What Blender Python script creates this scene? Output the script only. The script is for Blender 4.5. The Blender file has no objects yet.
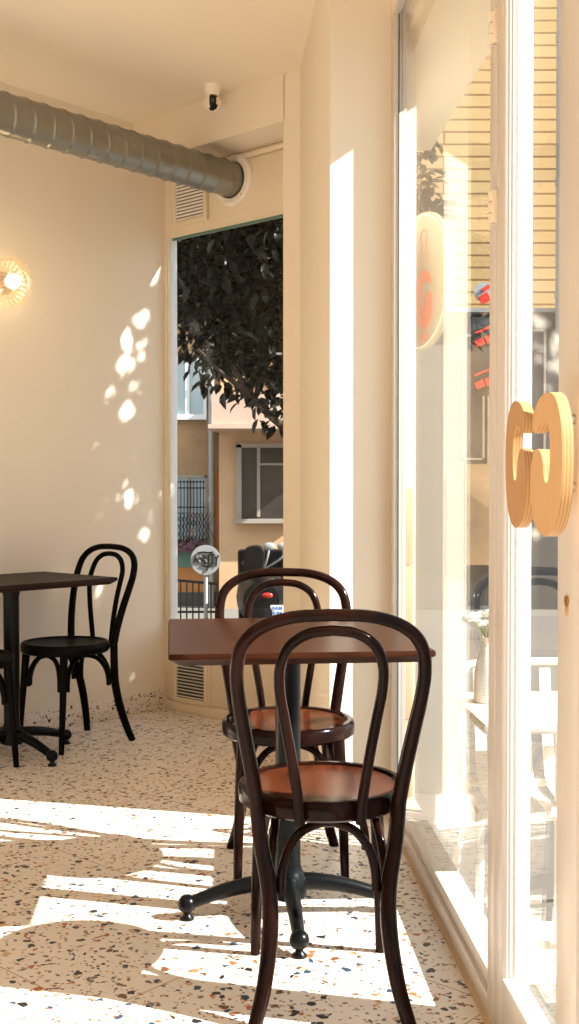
import bpy, bmesh, math, random
from mathutils import Vector, Matrix
random.seed(7)
C = bpy.context.scene.collection
PI = math.pi
R = math.radians

# ------------------------------------------------------------------ frames
# corner frame: origin at the foot of the room's far corner, x along the window wall, y out through it
P0 = (-0.649, 5.934); TH = R(-42.0)
D1 = Vector((-math.sin(TH), math.cos(TH)))      # depth direction of the left wall
D2 = Vector((math.cos(TH), math.sin(TH)))       # along the window wall
# storefront frame: x out through the glass, y away from the camera along it
SF = R(3.07)
NV = Vector((math.cos(SF), math.sin(SF))); VV = Vector((-math.sin(SF), math.cos(SF)))
def LW(a, b): return (P0[0]+a*D2.x+b*D1.x, P0[1]+a*D2.y+b*D1.y)
def SW(o, v): return (o*NV.x+v*VV.x, o*NV.y+v*VV.y)
SUN = Vector((-0.97, 0.243, -0.705)).normalized()

# ------------------------------------------------------------------ mesh helpers
def box(bm, x0, x1, y0, y1, z0, z1, bev=0.0, seg=2):
    m = bmesh.new()
    vs = [m.verts.new(p) for p in ((x0,y0,z0),(x1,y0,z0),(x1,y1,z0),(x0,y1,z0),(x0,y0,z1),(x1,y0,z1),(x1,y1,z1),(x0,y1,z1))]
    for f in ((0,3,2,1),(4,5,6,7),(0,1,5,4),(1,2,6,5),(2,3,7,6),(3,0,4,7)):
        m.faces.new([vs[i] for i in f])
    if bev > 0:
        bmesh.ops.bevel(m, geom=m.edges[:], offset=bev, segments=seg, profile=0.5, affect='EDGES')
    merge(bm, m)
def merge(bm, m, mat=None):
    if mat is not None: bmesh.ops.transform(m, matrix=mat, verts=m.verts)
    tmp = bpy.data.meshes.new('tmp'); m.to_mesh(tmp); m.free(); bm.from_mesh(tmp); bpy.data.meshes.remove(tmp)
def prism(bm, pts, z0, z1):
    b = [bm.verts.new((x, y, z0)) for x, y in pts]; t = [bm.verts.new((x, y, z1)) for x, y in pts]
    n = len(pts)
    bm.faces.new(list(reversed(b))); bm.faces.new(t)
    for i in range(n): bm.faces.new((b[i], b[(i+1) % n], t[(i+1) % n], t[i]))
def catmull(pts, n=6, closed=False):
    P = [Vector(p) for p in pts]; out = []
    N = len(P); segs = N if closed else N-1
    for i in range(segs):
        if closed: p0, p1, p2, p3 = P[(i-1) % N], P[i], P[(i+1) % N], P[(i+2) % N]
        else:
            p1, p2 = P[i], P[i+1]
            p0 = P[i-1] if i > 0 else p1*2-p2
            p3 = P[i+2] if i+2 < N else p2*2-p1
        for k in range(n):
            t = k/n; t2 = t*t; t3 = t2*t
            out.append(0.5*((2*p1)+(p2-p0)*t+(2*p0-5*p1+4*p2-p3)*t2+(3*p1-p0-3*p2+p3)*t3))
    if not closed: out.append(P[-1].copy())
    return out
def tube(bm, pts, rad, seg=12, closed=False, cap=True, flat=1.0):
    """sweep a round section; rad a number or list"""
    P = [Vector(p) for p in pts]; n = len(P)
    rr = rad if isinstance(rad, (list, tuple)) else [rad]*n
    rings = []; up = None
    for i in range(n):
        if closed: t = (P[(i+1) % n]-P[(i-1) % n])
        else: t = P[min(i+1, n-1)]-P[max(i-1, 0)]
        t.normalize()
        if up is None:
            up = Vector((0, 0, 1)) if abs(t.z) < 0.9 else Vector((0, 1, 0))
        u = (up-t*up.dot(t)).normalized(); up = u; w = t.cross(u)
        rings.append([bm.verts.new(P[i]+(u*math.cos(2*PI*k/seg)+w*math.sin(2*PI*k/seg)*flat)*rr[i]) for k in range(seg)])
    m = n if closed else n-1
    for i in range(m):
        a, b = rings[i], rings[(i+1) % n]
        for k in range(seg): bm.faces.new((a[k], a[(k+1) % seg], b[(k+1) % seg], b[k]))
    if cap and not closed:
        bm.faces.new(list(reversed(rings[0]))); bm.faces.new(rings[-1])
def lathe(bm, prof, seg=32, mat=None, rib=None):
    m = bmesh.new(); rings = []
    for r, z in prof:
        if r < 1e-6: rings.append([m.verts.new((0, 0, z))])
        else:
            ring = []
            for k in range(seg):
                a = 2*PI*k/seg; q = r*(rib(k) if rib else 1)
                ring.append(m.verts.new((q*math.cos(a), q*math.sin(a), z)))
            rings.append(ring)
    for a, b in zip(rings, rings[1:]):
        for k in range(seg):
            k2 = (k+1) % seg
            if len(a) == 1 and len(b) == 1: continue
            if len(a) == 1: m.faces.new((a[0], b[k], b[k2]))
            elif len(b) == 1: m.faces.new((a[k], a[k2], b[0]))
            else: m.faces.new((a[k], a[k2], b[k2], b[k]))
    bmesh.ops.recalc_face_normals(m, faces=m.faces)
    merge(bm, m, mat)
def cyl(bm, p, q, r, seg=16): tube(bm, [p, q], r, seg)
def obj(name, bm, mat, parent=None, loc=(0,0,0), rz=0.0, sharp=40, fix=True):
    if fix: bmesh.ops.recalc_face_normals(bm, faces=bm.faces)
    for f in bm.faces: f.smooth = True
    me = bpy.data.meshes.new(name); bm.to_mesh(me); bm.free()
    me.set_sharp_from_angle(angle=R(sharp))
    me.materials.append(mat)
    o = bpy.data.objects.new(name, me); C.objects.link(o)
    o.location = loc; o.rotation_euler = (0, 0, rz)
    if parent: o.parent = parent
    return o
def tag(o, label, cat, group=None):
    o['label'] = label; o['category'] = cat
    if group: o['group'] = group
    return o
def thing(name, label, cat, loc=(0,0,0), rz=0.0, group=None):
    o = bpy.data.objects.new(name, None); o.empty_display_size = 0.1; C.objects.link(o)
    o.location = loc; o.rotation_euler = (0, 0, rz)
    return tag(o, label, cat, group)
def struct(name, bm, mat, loc=(0,0,0), rz=0.0, parent=None, label=None):
    o = obj(name, bm, mat, parent, loc, rz, sharp=30)
    if parent is None: o['kind'] = 'structure'
    if label: o['label'] = label
    return o
def copy_thing(root, loc, rz, label, mats=None):
    r = root.copy(); C.objects.link(r); r.location = loc; r.rotation_euler = (0, 0, rz); r['label'] = label
    def kids(src, dst):
        for ch in src.children:
            c = ch.copy(); C.objects.link(c); c.parent = dst
            if mats:
                c.data = ch.data.copy(); c.data.materials.clear()
                c.data.materials.append(mats.get(ch.data.materials[0].name, ch.data.materials[0]))
            kids(ch, c)
    kids(root, r)
    return r

# ------------------------------------------------------------------ materials
def srgb(r, g, b):
    f = lambda c: (c/255)/12.92 if c/255 <= 0.04045 else (((c/255)+0.055)/1.055)**2.4
    return (f(r), f(g), f(b), 1)
def principled(name):
    m = bpy.data.materials.new(name); m.use_nodes = True
    return m, m.node_tree.nodes, m.node_tree.links, m.node_tree.nodes['Principled BSDF']
def simple(name, col, rough=0.5, metal=0.0, coat=0.0, var=0.06, scale=8.0, bump=0.0, bscale=60.0, spec=0.5):
    m, n, l, p = principled(name)
    tc = n.new('ShaderNodeTexCoord'); nz = n.new('ShaderNodeTexNoise'); nz.inputs['Scale'].default_value = scale; nz.inputs['Detail'].default_value = 4
    l.new(tc.outputs['Object'], nz.inputs['Vector'])
    mx = n.new('ShaderNodeMix'); mx.data_type = 'RGBA'
    a = tuple(c*(1-var) for c in col[:3])+(1,); b = tuple(min(1, c*(1+var)) for c in col[:3])+(1,)
    mx.inputs[6].default_value = a; mx.inputs[7].default_value = b
    l.new(nz.outputs['Fac'], mx.inputs[0]); l.new(mx.outputs[2], p.inputs['Base Color'])
    p.inputs['Roughness'].default_value = rough; p.inputs['Metallic'].default_value = metal
    p.inputs['Coat Weight'].default_value = coat; p.inputs['Coat Roughness'].default_value = 0.12
    p.inputs['Specular IOR Level'].default_value = spec
    if bump:
        bz = n.new('ShaderNodeTexNoise'); bz.inputs['Scale'].default_value = bscale; bz.inputs['Detail'].default_value = 5
        l.new(tc.outputs['Object'], bz.inputs['Vector'])
        bp = n.new('ShaderNodeBump'); bp.inputs['Strength'].default_value = bump; bp.inputs['Distance'].default_value = 0.004
        l.new(bz.outputs['Fac'], bp.inputs['Height']); l.new(bp.outputs['Normal'], p.inputs['Normal'])
    return m
def wood(name, c1, c2, rough=0.3, coat=0.5, sc=(6, 60, 60), spec=0.5):
    m, n, l, p = principled(name)
    tc = n.new('ShaderNodeTexCoord'); mp = n.new('ShaderNodeMapping'); mp.inputs['Scale'].default_value = sc
    l.new(tc.outputs['Object'], mp.inputs['Vector'])
    nz = n.new('ShaderNodeTexNoise'); nz.inputs['Scale'].default_value = 1.0; nz.inputs['Detail'].default_value = 6; nz.inputs['Distortion'].default_value = 0.6
    l.new(mp.outputs['Vector'], nz.inputs['Vector'])
    rp = n.new('ShaderNodeValToRGB'); rp.color_ramp.elements[0].position = 0.3; rp.color_ramp.elements[1].position = 0.7
    rp.color_ramp.elements[0].color = c1; rp.color_ramp.elements[1].color = c2
    l.new(nz.outputs['Fac'], rp.inputs['Fac']); l.new(rp.outputs['Color'], p.inputs['Base Color'])
    p.inputs['Roughness'].default_value = rough; p.inputs['Coat Weight'].default_value = coat; p.inputs['Coat Roughness'].default_value = 0.15
    p.inputs['Specular IOR Level'].default_value = spec
    return m
def pane_mat(name, r0=0.04, tint=(1, 1, 1, 1), mult=1.0):
    """thin window glass: clear, with mirror reflection rising towards grazing angles"""
    m = bpy.data.materials.new(name); m.use_nodes = True; n = m.node_tree.nodes; l = m.node_tree.links; n.clear()
    out = n.new('ShaderNodeOutputMaterial'); mx = n.new('ShaderNodeMixShader'); tr = n.new('ShaderNodeBsdfTransparent'); gl = n.new('ShaderNodeBsdfGlossy')
    tr.inputs['Color'].default_value = tint; gl.inputs['Roughness'].default_value = 0.0; gl.inputs['Color'].default_value = (1, 1, 1, 1)
    lw = n.new('ShaderNodeLayerWeight'); lw.inputs['Blend'].default_value = 0.5
    pw = n.new('ShaderNodeMath'); pw.operation = 'POWER'; pw.inputs[1].default_value = 5.0
    l.new(lw.outputs['Facing'], pw.inputs[0])
    ma = n.new('ShaderNodeMath'); ma.operation = 'MULTIPLY_ADD'; ma.inputs[1].default_value = (1-r0)*mult; ma.inputs[2].default_value = r0*mult
    l.new(pw.outputs[0], ma.inputs[0]); l.new(ma.outputs[0], mx.inputs[0])
    l.new(tr.outputs[0], mx.inputs[1]); l.new(gl.outputs[0], mx.inputs[2]); l.new(mx.outputs[0], out.inputs['Surface'])
    return m
def emit(name, col, st):
    m = bpy.data.materials.new(name); m.use_nodes = True; n = m.node_tree.nodes; l = m.node_tree.links
    p = n['Principled BSDF']; p.inputs['Emission Color'].default_value = col; p.inputs['Emission Strength'].default_value = st; p.inputs['Base Color'].default_value = col
    return m

def terrazzo(name, tiles=True):
    m, n, l, p = principled(name)
    tc = n.new('ShaderNodeTexCoord')
    wz = n.new('ShaderNodeTexNoise'); wz.inputs['Scale'].default_value = 30; wz.inputs['Detail'].default_value = 2
    l.new(tc.outputs['Object'], wz.inputs['Vector'])
    va = n.new('ShaderNodeVectorMath'); va.operation = 'MULTIPLY_ADD'; va.inputs[1].default_value = (0.018,)*3
    l.new(wz.outputs['Color'], va.inputs[0]); l.new(tc.outputs['Object'], va.inputs[2])
    base = n.new('ShaderNodeMix'); base.data_type = 'RGBA'
    base.inputs[6].default_value = srgb(222, 210, 196); base.inputs[7].default_value = srgb(236, 226, 214)
    nz = n.new('ShaderNodeTexNoise'); nz.inputs['Scale'].default_value = 14; nz.inputs['Detail'].default_value = 5
    l.new(tc.outputs['Object'], nz.inputs['Vector']); l.new(nz.outputs['Fac'], base.inputs[0])
    cur = base.outputs[2]
    def layer(cur, scale, frac, edge, cols, off):
        mp = n.new('ShaderNodeMapping'); mp.inputs['Location'].default_value = (off, off*1.7, off*0.6)
        l.new(va.outputs[0], mp.inputs['Vector'])
        v1 = n.new('ShaderNodeTexVoronoi'); v1.inputs['Scale'].default_value = scale
        v2 = n.new('ShaderNodeTexVoronoi'); v2.feature = 'DISTANCE_TO_EDGE'; v2.inputs['Scale'].default_value = scale
        l.new(mp.outputs[0], v1.inputs['Vector']); l.new(mp.outputs[0], v2.inputs['Vector'])
        sp = n.new('ShaderNodeSeparateColor'); l.new(v1.outputs['Color'], sp.inputs[0])
        lt = n.new('ShaderNodeMath'); lt.operation = 'LESS_THAN'; lt.inputs[1].default_value = frac; l.new(sp.outputs[0], lt.inputs[0])
        th = n.new('ShaderNodeMath'); th.operation = 'MULTIPLY_ADD'; th.inputs[1].default_value = edge; th.inputs[2].default_value = edge*0.6; l.new(sp.outputs[2], th.inputs[0])
        gt = n.new('ShaderNodeMath'); gt.operation = 'GREATER_THAN'; l.new(v2.outputs['Distance'], gt.inputs[0]); l.new(th.outputs[0], gt.inputs[1])
        mu = n.new('ShaderNodeMath'); mu.operation = 'MULTIPLY'; l.new(lt.outputs[0], mu.inputs[0]); l.new(gt.outputs[0], mu.inputs[1])
        rp = n.new('ShaderNodeValToRGB'); rp.color_ramp.interpolation = 'CONSTANT'
        el = rp.color_ramp.elements
        el[0].position = 0; el[0].color = cols[0]; el[1].position = 1/len(cols); el[1].color = cols[1]
        for i in range(2, len(cols)):
            e = el.new(i/len(cols)); e.color = cols[i]
        l.new(sp.outputs[1], rp.inputs['Fac'])
        mx = n.new('ShaderNodeMix'); mx.data_type = 'RGBA'; l.new(mu.outputs[0], mx.inputs[0]); l.new(cur, mx.inputs[6]); l.new(rp.outputs['Color'], mx.inputs[7])
        return mx.outputs[2]
    blk, navy, ter, brn, gry, tan = srgb(38, 36, 38), srgb(48, 66, 88), srgb(172, 96, 52), srgb(112, 70, 44), srgb(120, 112, 104), srgb(196, 160, 118)
    cur = layer(cur, 120, 0.13, 0.05, [tan, ter, gry, brn, tan, tan], 3.1)
    cur = layer(cur, 76, 0.09, 0.06, [ter, brn, tan, gry, blk, navy], 8.3)
    cur = layer(cur, 52, 0.055, 0.06, [blk, brn, navy, blk, ter, navy], 1.7)
    if tiles:
        br = n.new('ShaderNodeTexBrick'); br.offset = 0; br.squash = 1
        for k, v in (('Scale', 1.0), ('Mortar Size', 0.0022), ('Mortar Smooth', 0.3), ('Brick Width', 0.63), ('Row Height', 0.63)): br.inputs[k].default_value = v
        mp = n.new('ShaderNodeMapping'); mp.inputs['Location'].default_value = (0.03, 0.543, 0)
        l.new(tc.outputs['Object'], mp.inputs['Vector']); l.new(mp.outputs[0], br.inputs['Vector'])
        mx = n.new('ShaderNodeMix'); mx.data_type = 'RGBA'; l.new(br.outputs['Fac'], mx.inputs[0]); l.new(cur, mx.inputs[6]); mx.inputs[7].default_value = srgb(176, 146, 112)
        cur = mx.outputs[2]
    l.new(cur, p.inputs['Base Color'])
    p.inputs['Roughness'].default_value = 0.38; p.inputs['Specular IOR Level'].default_value = 0.35
    return m

def plaster(name, col, bump=0.15): return simple(name, col, rough=0.75, var=0.025, scale=1.6, bump=bump, bscale=35, spec=0.25)
def facade_mat(name, c1, c2, c3): # weathered render with stains
    m, n, l, p = principled(name)
    tc = n.new('ShaderNodeTexCoord'); a = n.new('ShaderNodeTexNoise'); a.inputs['Scale'].default_value = 1.3; a.inputs['Detail'].default_value = 8; a.inputs['Roughness'].default_value = 0.65
    l.new(tc.outputs['Object'], a.inputs['Vector'])
    rp = n.new('ShaderNodeValToRGB'); e = rp.color_ramp.elements; e[0].position = 0.35; e[0].color = c1; e[1].position = 0.62; e[1].color = c2; k = e.new(0.5); k.color = c3
    l.new(a.outputs['Fac'], rp.inputs['Fac']); l.new(rp.outputs['Color'], p.inputs['Base Color']); p.inputs['Roughness'].default_value = 0.9
    return m
def siding_mat(name, c1, c2, line, pitch):
    m, n, l, p = principled(name)
    tc = n.new('ShaderNodeTexCoord'); mp = n.new('ShaderNodeMapping'); mp.inputs['Rotation'].default_value = (R(90), 0, 0)
    l.new(tc.outputs['Object'], mp.inputs['Vector'])
    br = n.new('ShaderNodeTexBrick')
    for k, v in (('Scale', 1.0), ('Mortar Size', 0.012), ('Brick Width', 1.7), ('Row Height', pitch), ('Mortar Smooth', 0.2)): br.inputs[k].default_value = v
    br.inputs['Color1'].default_value = c1; br.inputs['Color2'].default_value = c2; br.inputs['Mortar'].default_value = line
    l.new(mp.outputs[0], br.inputs['Vector']); l.new(br.outputs['Color'], p.inputs['Base Color']); p.inputs['Roughness'].default_value = 0.85
    return m
def plywood(name):
    m, n, l, p = principled(name)
    tc = n.new('ShaderNodeTexCoord'); sx = n.new('ShaderNodeSeparateXYZ'); l.new(tc.outputs['Object'], sx.inputs[0])
    mu = n.new('ShaderNodeMath'); mu.operation = 'MULTIPLY'; mu.inputs[1].default_value = 1150; l.new(sx.outputs['X'], mu.inputs[0])
    sn = n.new('ShaderNodeMath'); sn.operation = 'SINE'; l.new(mu.outputs[0], sn.inputs[0])
    gt = n.new('ShaderNodeMath'); gt.operation = 'GREATER_THAN'; gt.inputs[1].default_value = 0.2; l.new(sn.outputs[0], gt.inputs[0])
    mp = n.new('ShaderNodeMapping'); mp.inputs['Scale'].default_value = (10, 60, 8); l.new(tc.outputs['Object'], mp.inputs['Vector'])
    nz = n.new('ShaderNodeTexNoise'); nz.inputs['Scale'].default_value = 1; nz.inputs['Detail'].default_value = 4; l.new(mp.outputs[0], nz.inputs['Vector'])
    a = n.new('ShaderNodeMix'); a.data_type = 'RGBA'; a.inputs[6].default_value = srgb(196, 152, 100); a.inputs[7].default_value = srgb(210, 168, 116); l.new(nz.outputs['Fac'], a.inputs[0])
    b = n.new('ShaderNodeMix'); b.data_type = 'RGBA'; b.inputs[7].default_value = srgb(180, 134, 84); l.new(gt.outputs[0], b.inputs[0]); l.new(a.outputs[2], b.inputs[6])
    l.new(b.outputs[2], p.inputs['Base Color']); p.inputs['Roughness'].default_value = 0.45
    return m

M = {}
M['wall'] = plaster('wall_paint', srgb(233, 222, 204))
M['ceil'] = plaster('ceiling_paint', srgb(237, 225, 205))
M['pillar'] = plaster('pillar_paint', srgb(233, 222, 204))
M['panel'] = simple('panel_paint', srgb(232, 217, 194), rough=0.5, var=0.02)
M['floor'] = terrazzo('terrazzo_floor'); M['skirt'] = terrazzo('terrazzo_skirting', tiles=False)
M['white'] = simple('white_lacquer', srgb(244, 238, 228), rough=0.35, var=0.015)
M['door_white'] = simple('door_lacquer', srgb(206, 198, 190), rough=0.35, var=0.015)
M['blue_white'] = simple('aluminium_white', srgb(225, 228, 226), rough=0.35, var=0.02)
M['gasket'] = simple('gasket', srgb(70, 84, 84), rough=0.6)
M['caulk'] = simple('caulk', srgb(208, 182, 148), rough=0.8, var=0.1, scale=14)
M['glass'] = pane_mat('pane_glass', 0.04, (0.985, 0.995, 0.99, 1), 0.78)
M['wglass'] = pane_mat('window_glass', 0.025, (0.97, 0.98, 0.98, 1), 0.45)
M['black_wood'] = wood('black_stained_wood', srgb(8, 7, 6), srgb(15, 11, 9), 0.4, 0.0, spec=0.12)
M['brown_wood'] = wood('dark_brown_wood', srgb(13, 7, 5), srgb(36, 15, 9), 0.13, 0.0, (14, 14, 3), 0.16)
M['seat_wood'] = wood('red_brown_seat', srgb(54, 25, 14), srgb(88, 43, 24), 0.2, 0.0, (30, 5, 30), 0.3)
M['top_wood'] = wood('walnut_table_top', srgb(38, 18, 9), srgb(60, 30, 16), 0.3, 0.0, (5, 60, 30), 0.16)
M['top_wood'].node_tree.nodes['Principled BSDF'].inputs['IOR'].default_value = 1.16
M['top_wood'].node_tree.nodes['Principled BSDF'].inputs['Specular IOR Level'].default_value = 0.5
for k_, v_ in (('seat_wood', 1.3), ('brown_wood', 1.36), ('black_wood', 1.3)): M[k_].node_tree.nodes['Principled BSDF'].inputs['IOR'].default_value = v_
M['top_dark'] = wood('dark_walnut_top', srgb(28, 18, 15), srgb(42, 27, 21), 0.5, 0.0, (60, 5, 30), 0.15)
M['iron'] = simple('black_cast_iron', srgb(10, 12, 13), rough=0.28, var=0.1, spec=0.16, bump=0.1)
M['duct'] = simple('galvanised_steel', srgb(146, 145, 138), rough=0.33, metal=0.95, var=0.12, scale=5)
M['ring'] = simple('white_plastic', srgb(238, 228, 218), rough=0.5)
M['steel'] = simple('brushed_steel', srgb(190, 184, 172), rough=0.35, metal=0.9)
M['brass'] = simple('brass', srgb(190, 140, 70), rough=0.3, metal=0.9)
M['blackp'] = simple('black_plastic', srgb(9, 9, 10), rough=0.3, spec=0.25)
M['ply'] = plywood('birch_plywood')
M['leaf'] = simple('leaf_green', srgb(15, 19, 10), rough=0.35, var=0.6, scale=3.0, spec=0.16)
M['bark'] = simple('bark', srgb(62, 48, 38), rough=0.9, var=0.2, bump=0.4)
M['pave'] = simple('pavement', srgb(106, 101, 94), rough=0.85, var=0.1, scale=5, bump=0.2)
M['orange'] = simple('orange_vinyl', srgb(226, 112, 52), rough=0.6)
M['red'] = simple('red_paint', srgb(226, 52, 30), rough=0.6)
M['signcream'] = simple('sign_cream', srgb(172, 163, 136), rough=0.6)
M['facade'] = facade_mat('old_render', srgb(134, 108, 78), srgb(178, 146, 106), srgb(160, 128, 92))
M['facade_o'] = facade_mat('orange_render', srgb(170, 112, 60), srgb(192, 132, 76), srgb(180, 122, 66))
M['facade_p'] = facade_mat('pink_render', srgb(184, 148, 110), srgb(200, 164, 126), srgb(192, 156, 118))
M['pink'] = facade_mat('pale_render', srgb(180, 152, 132), srgb(192, 166, 146), srgb(186, 160, 140))
M['teal'] = simple('teal_paint', srgb(92, 128, 116), rough=0.8)
M['siding'] = siding_mat('tan_cladding', srgb(190, 156, 104), srgb(198, 166, 114), srgb(126, 94, 56), 0.135)
M['darkshop'] = simple('dark_shopfront', srgb(52, 54, 54), rough=0.4, var=0.3, scale=2)
M['pave_wall'] = simple('pale_street_wall', srgb(138, 130, 119), rough=0.9, var=0.06, scale=2)
M['grey'] = simple('grey_paint', srgb(150, 150, 148), rough=0.6)
M['darkglass'] = simple('dark_glass', srgb(58, 54, 50), rough=0.12, var=0.4, scale=1.2)
M['paleglass'] = simple('pale_glass', srgb(170, 186, 190), rough=0.2, var=0.2, scale=1.5)
M['winframe'] = simple('weathered_frame', srgb(150, 140, 126), rough=0.7, var=0.1)
M['plum'] = simple('plum_flowers', srgb(86, 56, 66), rough=0.9, var=0.5, scale=20)
M['blue'] = simple('plate_blue', srgb(60, 120, 190), rough=0.4)
M['canopy'] = plaster('canopy_render', srgb(240, 228, 206))
M['tile_tan'] = simple('tan_tile', srgb(222, 186, 146), rough=0.35, var=0.06)
M['petal'] = simple('white_petals', srgb(244, 240, 224), rough=0.7)
M['stem'] = simple('green_stem', srgb(120, 140, 70), rough=0.7, var=0.2)
M['bulb'] = emit('bulb_glow', (1, 0.86, 0.62, 1), 6)
M['tail'] = simple('tail_red', srgb(170, 40, 30), rough=0.2)

# ------------------------------------------------------------------ room shell
H = 3.01
bm = bmesh.new()
outline = [SW(.64, -4), SW(.64, 3.9), (.42, 4.9), LW(1.03, .06), LW(-.15, .06), LW(-.15, -9.0), SW(-3.4, -4)]
inv = Matrix.Translation((P0[0], P0[1], 0)) @ Matrix.Rotation(TH, 4, 'Z'); inv = inv.inverted()
loc_out = [(inv @ Vector((x, y, 0))).to_2d() for x, y in outline]
prism(bm, loc_out, -.2, 0); struct('floor', bm, M['floor'], (P0[0], P0[1], 0), TH)
bm = bmesh.new(); prism(bm, outline, H, H+.2); struct('ceiling', bm, M['ceil'])
bm = bmesh.new(); box(bm, -.15, 0, -9, .06, 0, H); struct('wall_left', bm, M['wall'], (P0[0], P0[1], 0), TH)
bm = bmesh.new(); box(bm, 0, .014, -9, 0, 0, .104, .003); struct('baseboard_left', bm, M['skirt'], (P0[0], P0[1], 0), TH)
bm = bmesh.new(); r0, r1, r2 = LW(-.15, -9.0), SW(-3.4, -4), SW(.64, -4)
prism(bm, [r0, r1, r2, (r2[0], r2[1]-.15), (r1[0]-.1, r1[1]-.15), (r0[0]-.1, r0[1]-.1)], 0, H); struct('wall_rear', bm, M['wall'])
# beam over the window recess
bm = bmesh.new(); box(bm, 0, 1.04, -.216, .06, 2.80, H); struct('beam', bm, M['wall'], (P0[0], P0[1], 0), TH)
# upper and lower panels of the window wall
bm = bmesh.new(); box(bm, 0, 1.1, 0, .06, 2.46, 2.80); box(bm, 0.0, 1.1, -.022, .0, 2.762, 2.785, .004); box(bm, .345, 1.1, -.008, 0, 2.47, 2.755, .002)
struct('wall_back', bm, M['panel'], (P0[0], P0[1], 0), TH)
bm = bmesh.new(); box(bm, 0, 1.1, 0, .06, 0, .40); box(bm, 0, 1.1, -.014, 0, 0, .05, .003); box(bm, .0, .34, -.008, 0, .06, .395, .003); box(bm, .36, 1.1, -.008, 0, .06, .395, .003)
struct('wall_back.001', bm, M['panel'], (P0[0], P0[1], 0), TH)
# pillar: pier beside the window, then the square column
bm = bmesh.new()
D_, E_ = (.139, 3.882), (.36, 3.932)
prism(bm, [LW(1.03, -.216), LW(1.13, -.216), D_, E_, (.44, 3.945), (.42, 4.9), LW(1.03, .06)], 0, H)
struct('pillar', bm, M['pillar'])
bm = bmesh.new()
c_ = LW(1.13, -.216); o_ = .014
prism(bm, [(c_[0]-o_, c_[1]), (D_[0]-o_, D_[1]-o_), (E_[0], E_[1]-o_), (E_[0], E_[1]), (D_[0]+.002, D_[1]+.002), c_], 0, .09)
struct('baseboard_right', bm, M['white'])

# window 1 : the tall pane in the recess
bm = bmesh.new()
box(bm, 0.0, .024, -.012, .045, .40, 2.46, .004); box(bm, .05, 1.1, -.012, .045, .40, .44, .003)
w1 = struct('window_1', bm, M['panel'], (P0[0], P0[1], 0), TH)
bm = bmesh.new(); box(bm, .024, .042, -.006, .045, .44, 2.46, .003); obj('stile', bm, M['blue_white'], w1)
bm = bmesh.new(); box(bm, .04, 1.1, .020, .026, .44, 2.46); obj('glass_pane', bm, M['wglass'], w1)
bm = bmesh.new(); box(bm, .04, 1.1, .012, .020, 2.448, 2.46); obj('gasket', bm, M['teal'], w1)

# storefront header
bm = bmesh.new(); box(bm, .5616, .66, -4, 3.95, 2.785, H); struct('wall_right', bm, M['wall'], (0, 0, 0), SF)
def sash(bm, v0, v1, z0, z1, o0, o1, w, wb, wt, b=.004, w2=None):
    w2 = w2 or w
    box(bm, o0, o1, v0, v0+w, z0, z1, b); box(bm, o0, o1, v1-w2, v1, z0, z1, b)
    box(bm, o0, o1, v0+w, v1-w2, z0, z0+wb, b); box(bm, o0, o1, v0+w, v1-w2, z1-wt, z1, b)
# window 2 : big fixed pane
VJ = 3.84
bm = bmesh.new()
box(bm, .5616, .605, VJ, 3.95, 0, 2.785, .003)
box(bm, .5616, .64, 2.40, VJ, 0, .05, .003); box(bm, .572, .64, 2.40, VJ, .05, .085, .003)
box(bm, .5616, .64, 2.36, 2.42, .0, 2.785, .003)
box(bm, .5616, .64, 2.42, VJ, 2.765, 2.785, .003)
w2 = struct('window_2', bm, M['door_white'], (0, 0, 0), SF)
bm = bmesh.new(); box(bm, .584, .590, 2.42, VJ, .085, 2.765); obj('glass_pane', bm, M['glass'], w2)
bm = bmesh.new(); box(bm, .576, .580, VJ-.003, VJ+.001, .085, 2.765); obj('gasket', bm, M['gasket'], w2)
bm = bmesh.new(); box(bm, .550, .5616, 0.0, 3.88, 0, .006); struct('trim_1', bm, M['caulk'], (0, 0, 0), SF)
# tiled outer reveal below the sill line
bm = bmesh.new()
for k in range(5): box(bm, .606, .636, 3.87, 3.96, -.18+k*.268, -.18+k*.268+.264, .003)
struct('trim_2', bm, M['tile_tan'], (0, 0, 0), SF)
# door 1 : leaf with the lock stile
def hinge(parent, v, z, o=.556):
    bm = bmesh.new()
    for k in range(3): cyl(bm, (o, v, z-.034+k*.023), (o, v, z-.034+k*.023+.0205), .0085, 14)
    box(bm, o-.002, o+.006, v-.024, v, z-.034, z+.034, .001)
    obj('hinge', bm, M['panel'], parent)
bm = bmesh.new()
sash(bm, 1.795, 2.357, .012, 2.782, .5616, .606, .112, .13, .09, w2=.066)
box(bm, .572, .574, 2.2899, 2.292, .142, 2.692); box(bm, .579, .584, 2.2899, 2.292, .142, 2.692)
d1 = struct('door_1', bm, M['door_white'], (0, 0, 0), SF)
bm = bmesh.new(); box(bm, .584, .590, 1.907, 2.291, .142, 2.692); obj('glass_pane', bm, M['glass'], d1)
for z in (2.121, 1.746): hinge(d1, 2.372, z)
bm = bmesh.new(); cyl(bm, (.558, 1.846, .966), (.564, 1.846, .966), .0085, 16); box(bm, .5585, .564, 1.842, 1.850, .942, .966, .002)
obj('lock_cylinder', bm, M['brass'], d1)
bm = bmesh.new(); sash(bm, -3.9, 1.79, 0, 2.785, .575, .64, .06, .085, .04, w2=.014); w3 = struct('window_3', bm, M['door_white'], (0, 0, 0), SF)
bm = bmesh.new(); box(bm, .584, .590, -3.84, 1.776, .085, 2.745); obj('glass_pane', bm, M['glass'], w3)

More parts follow.
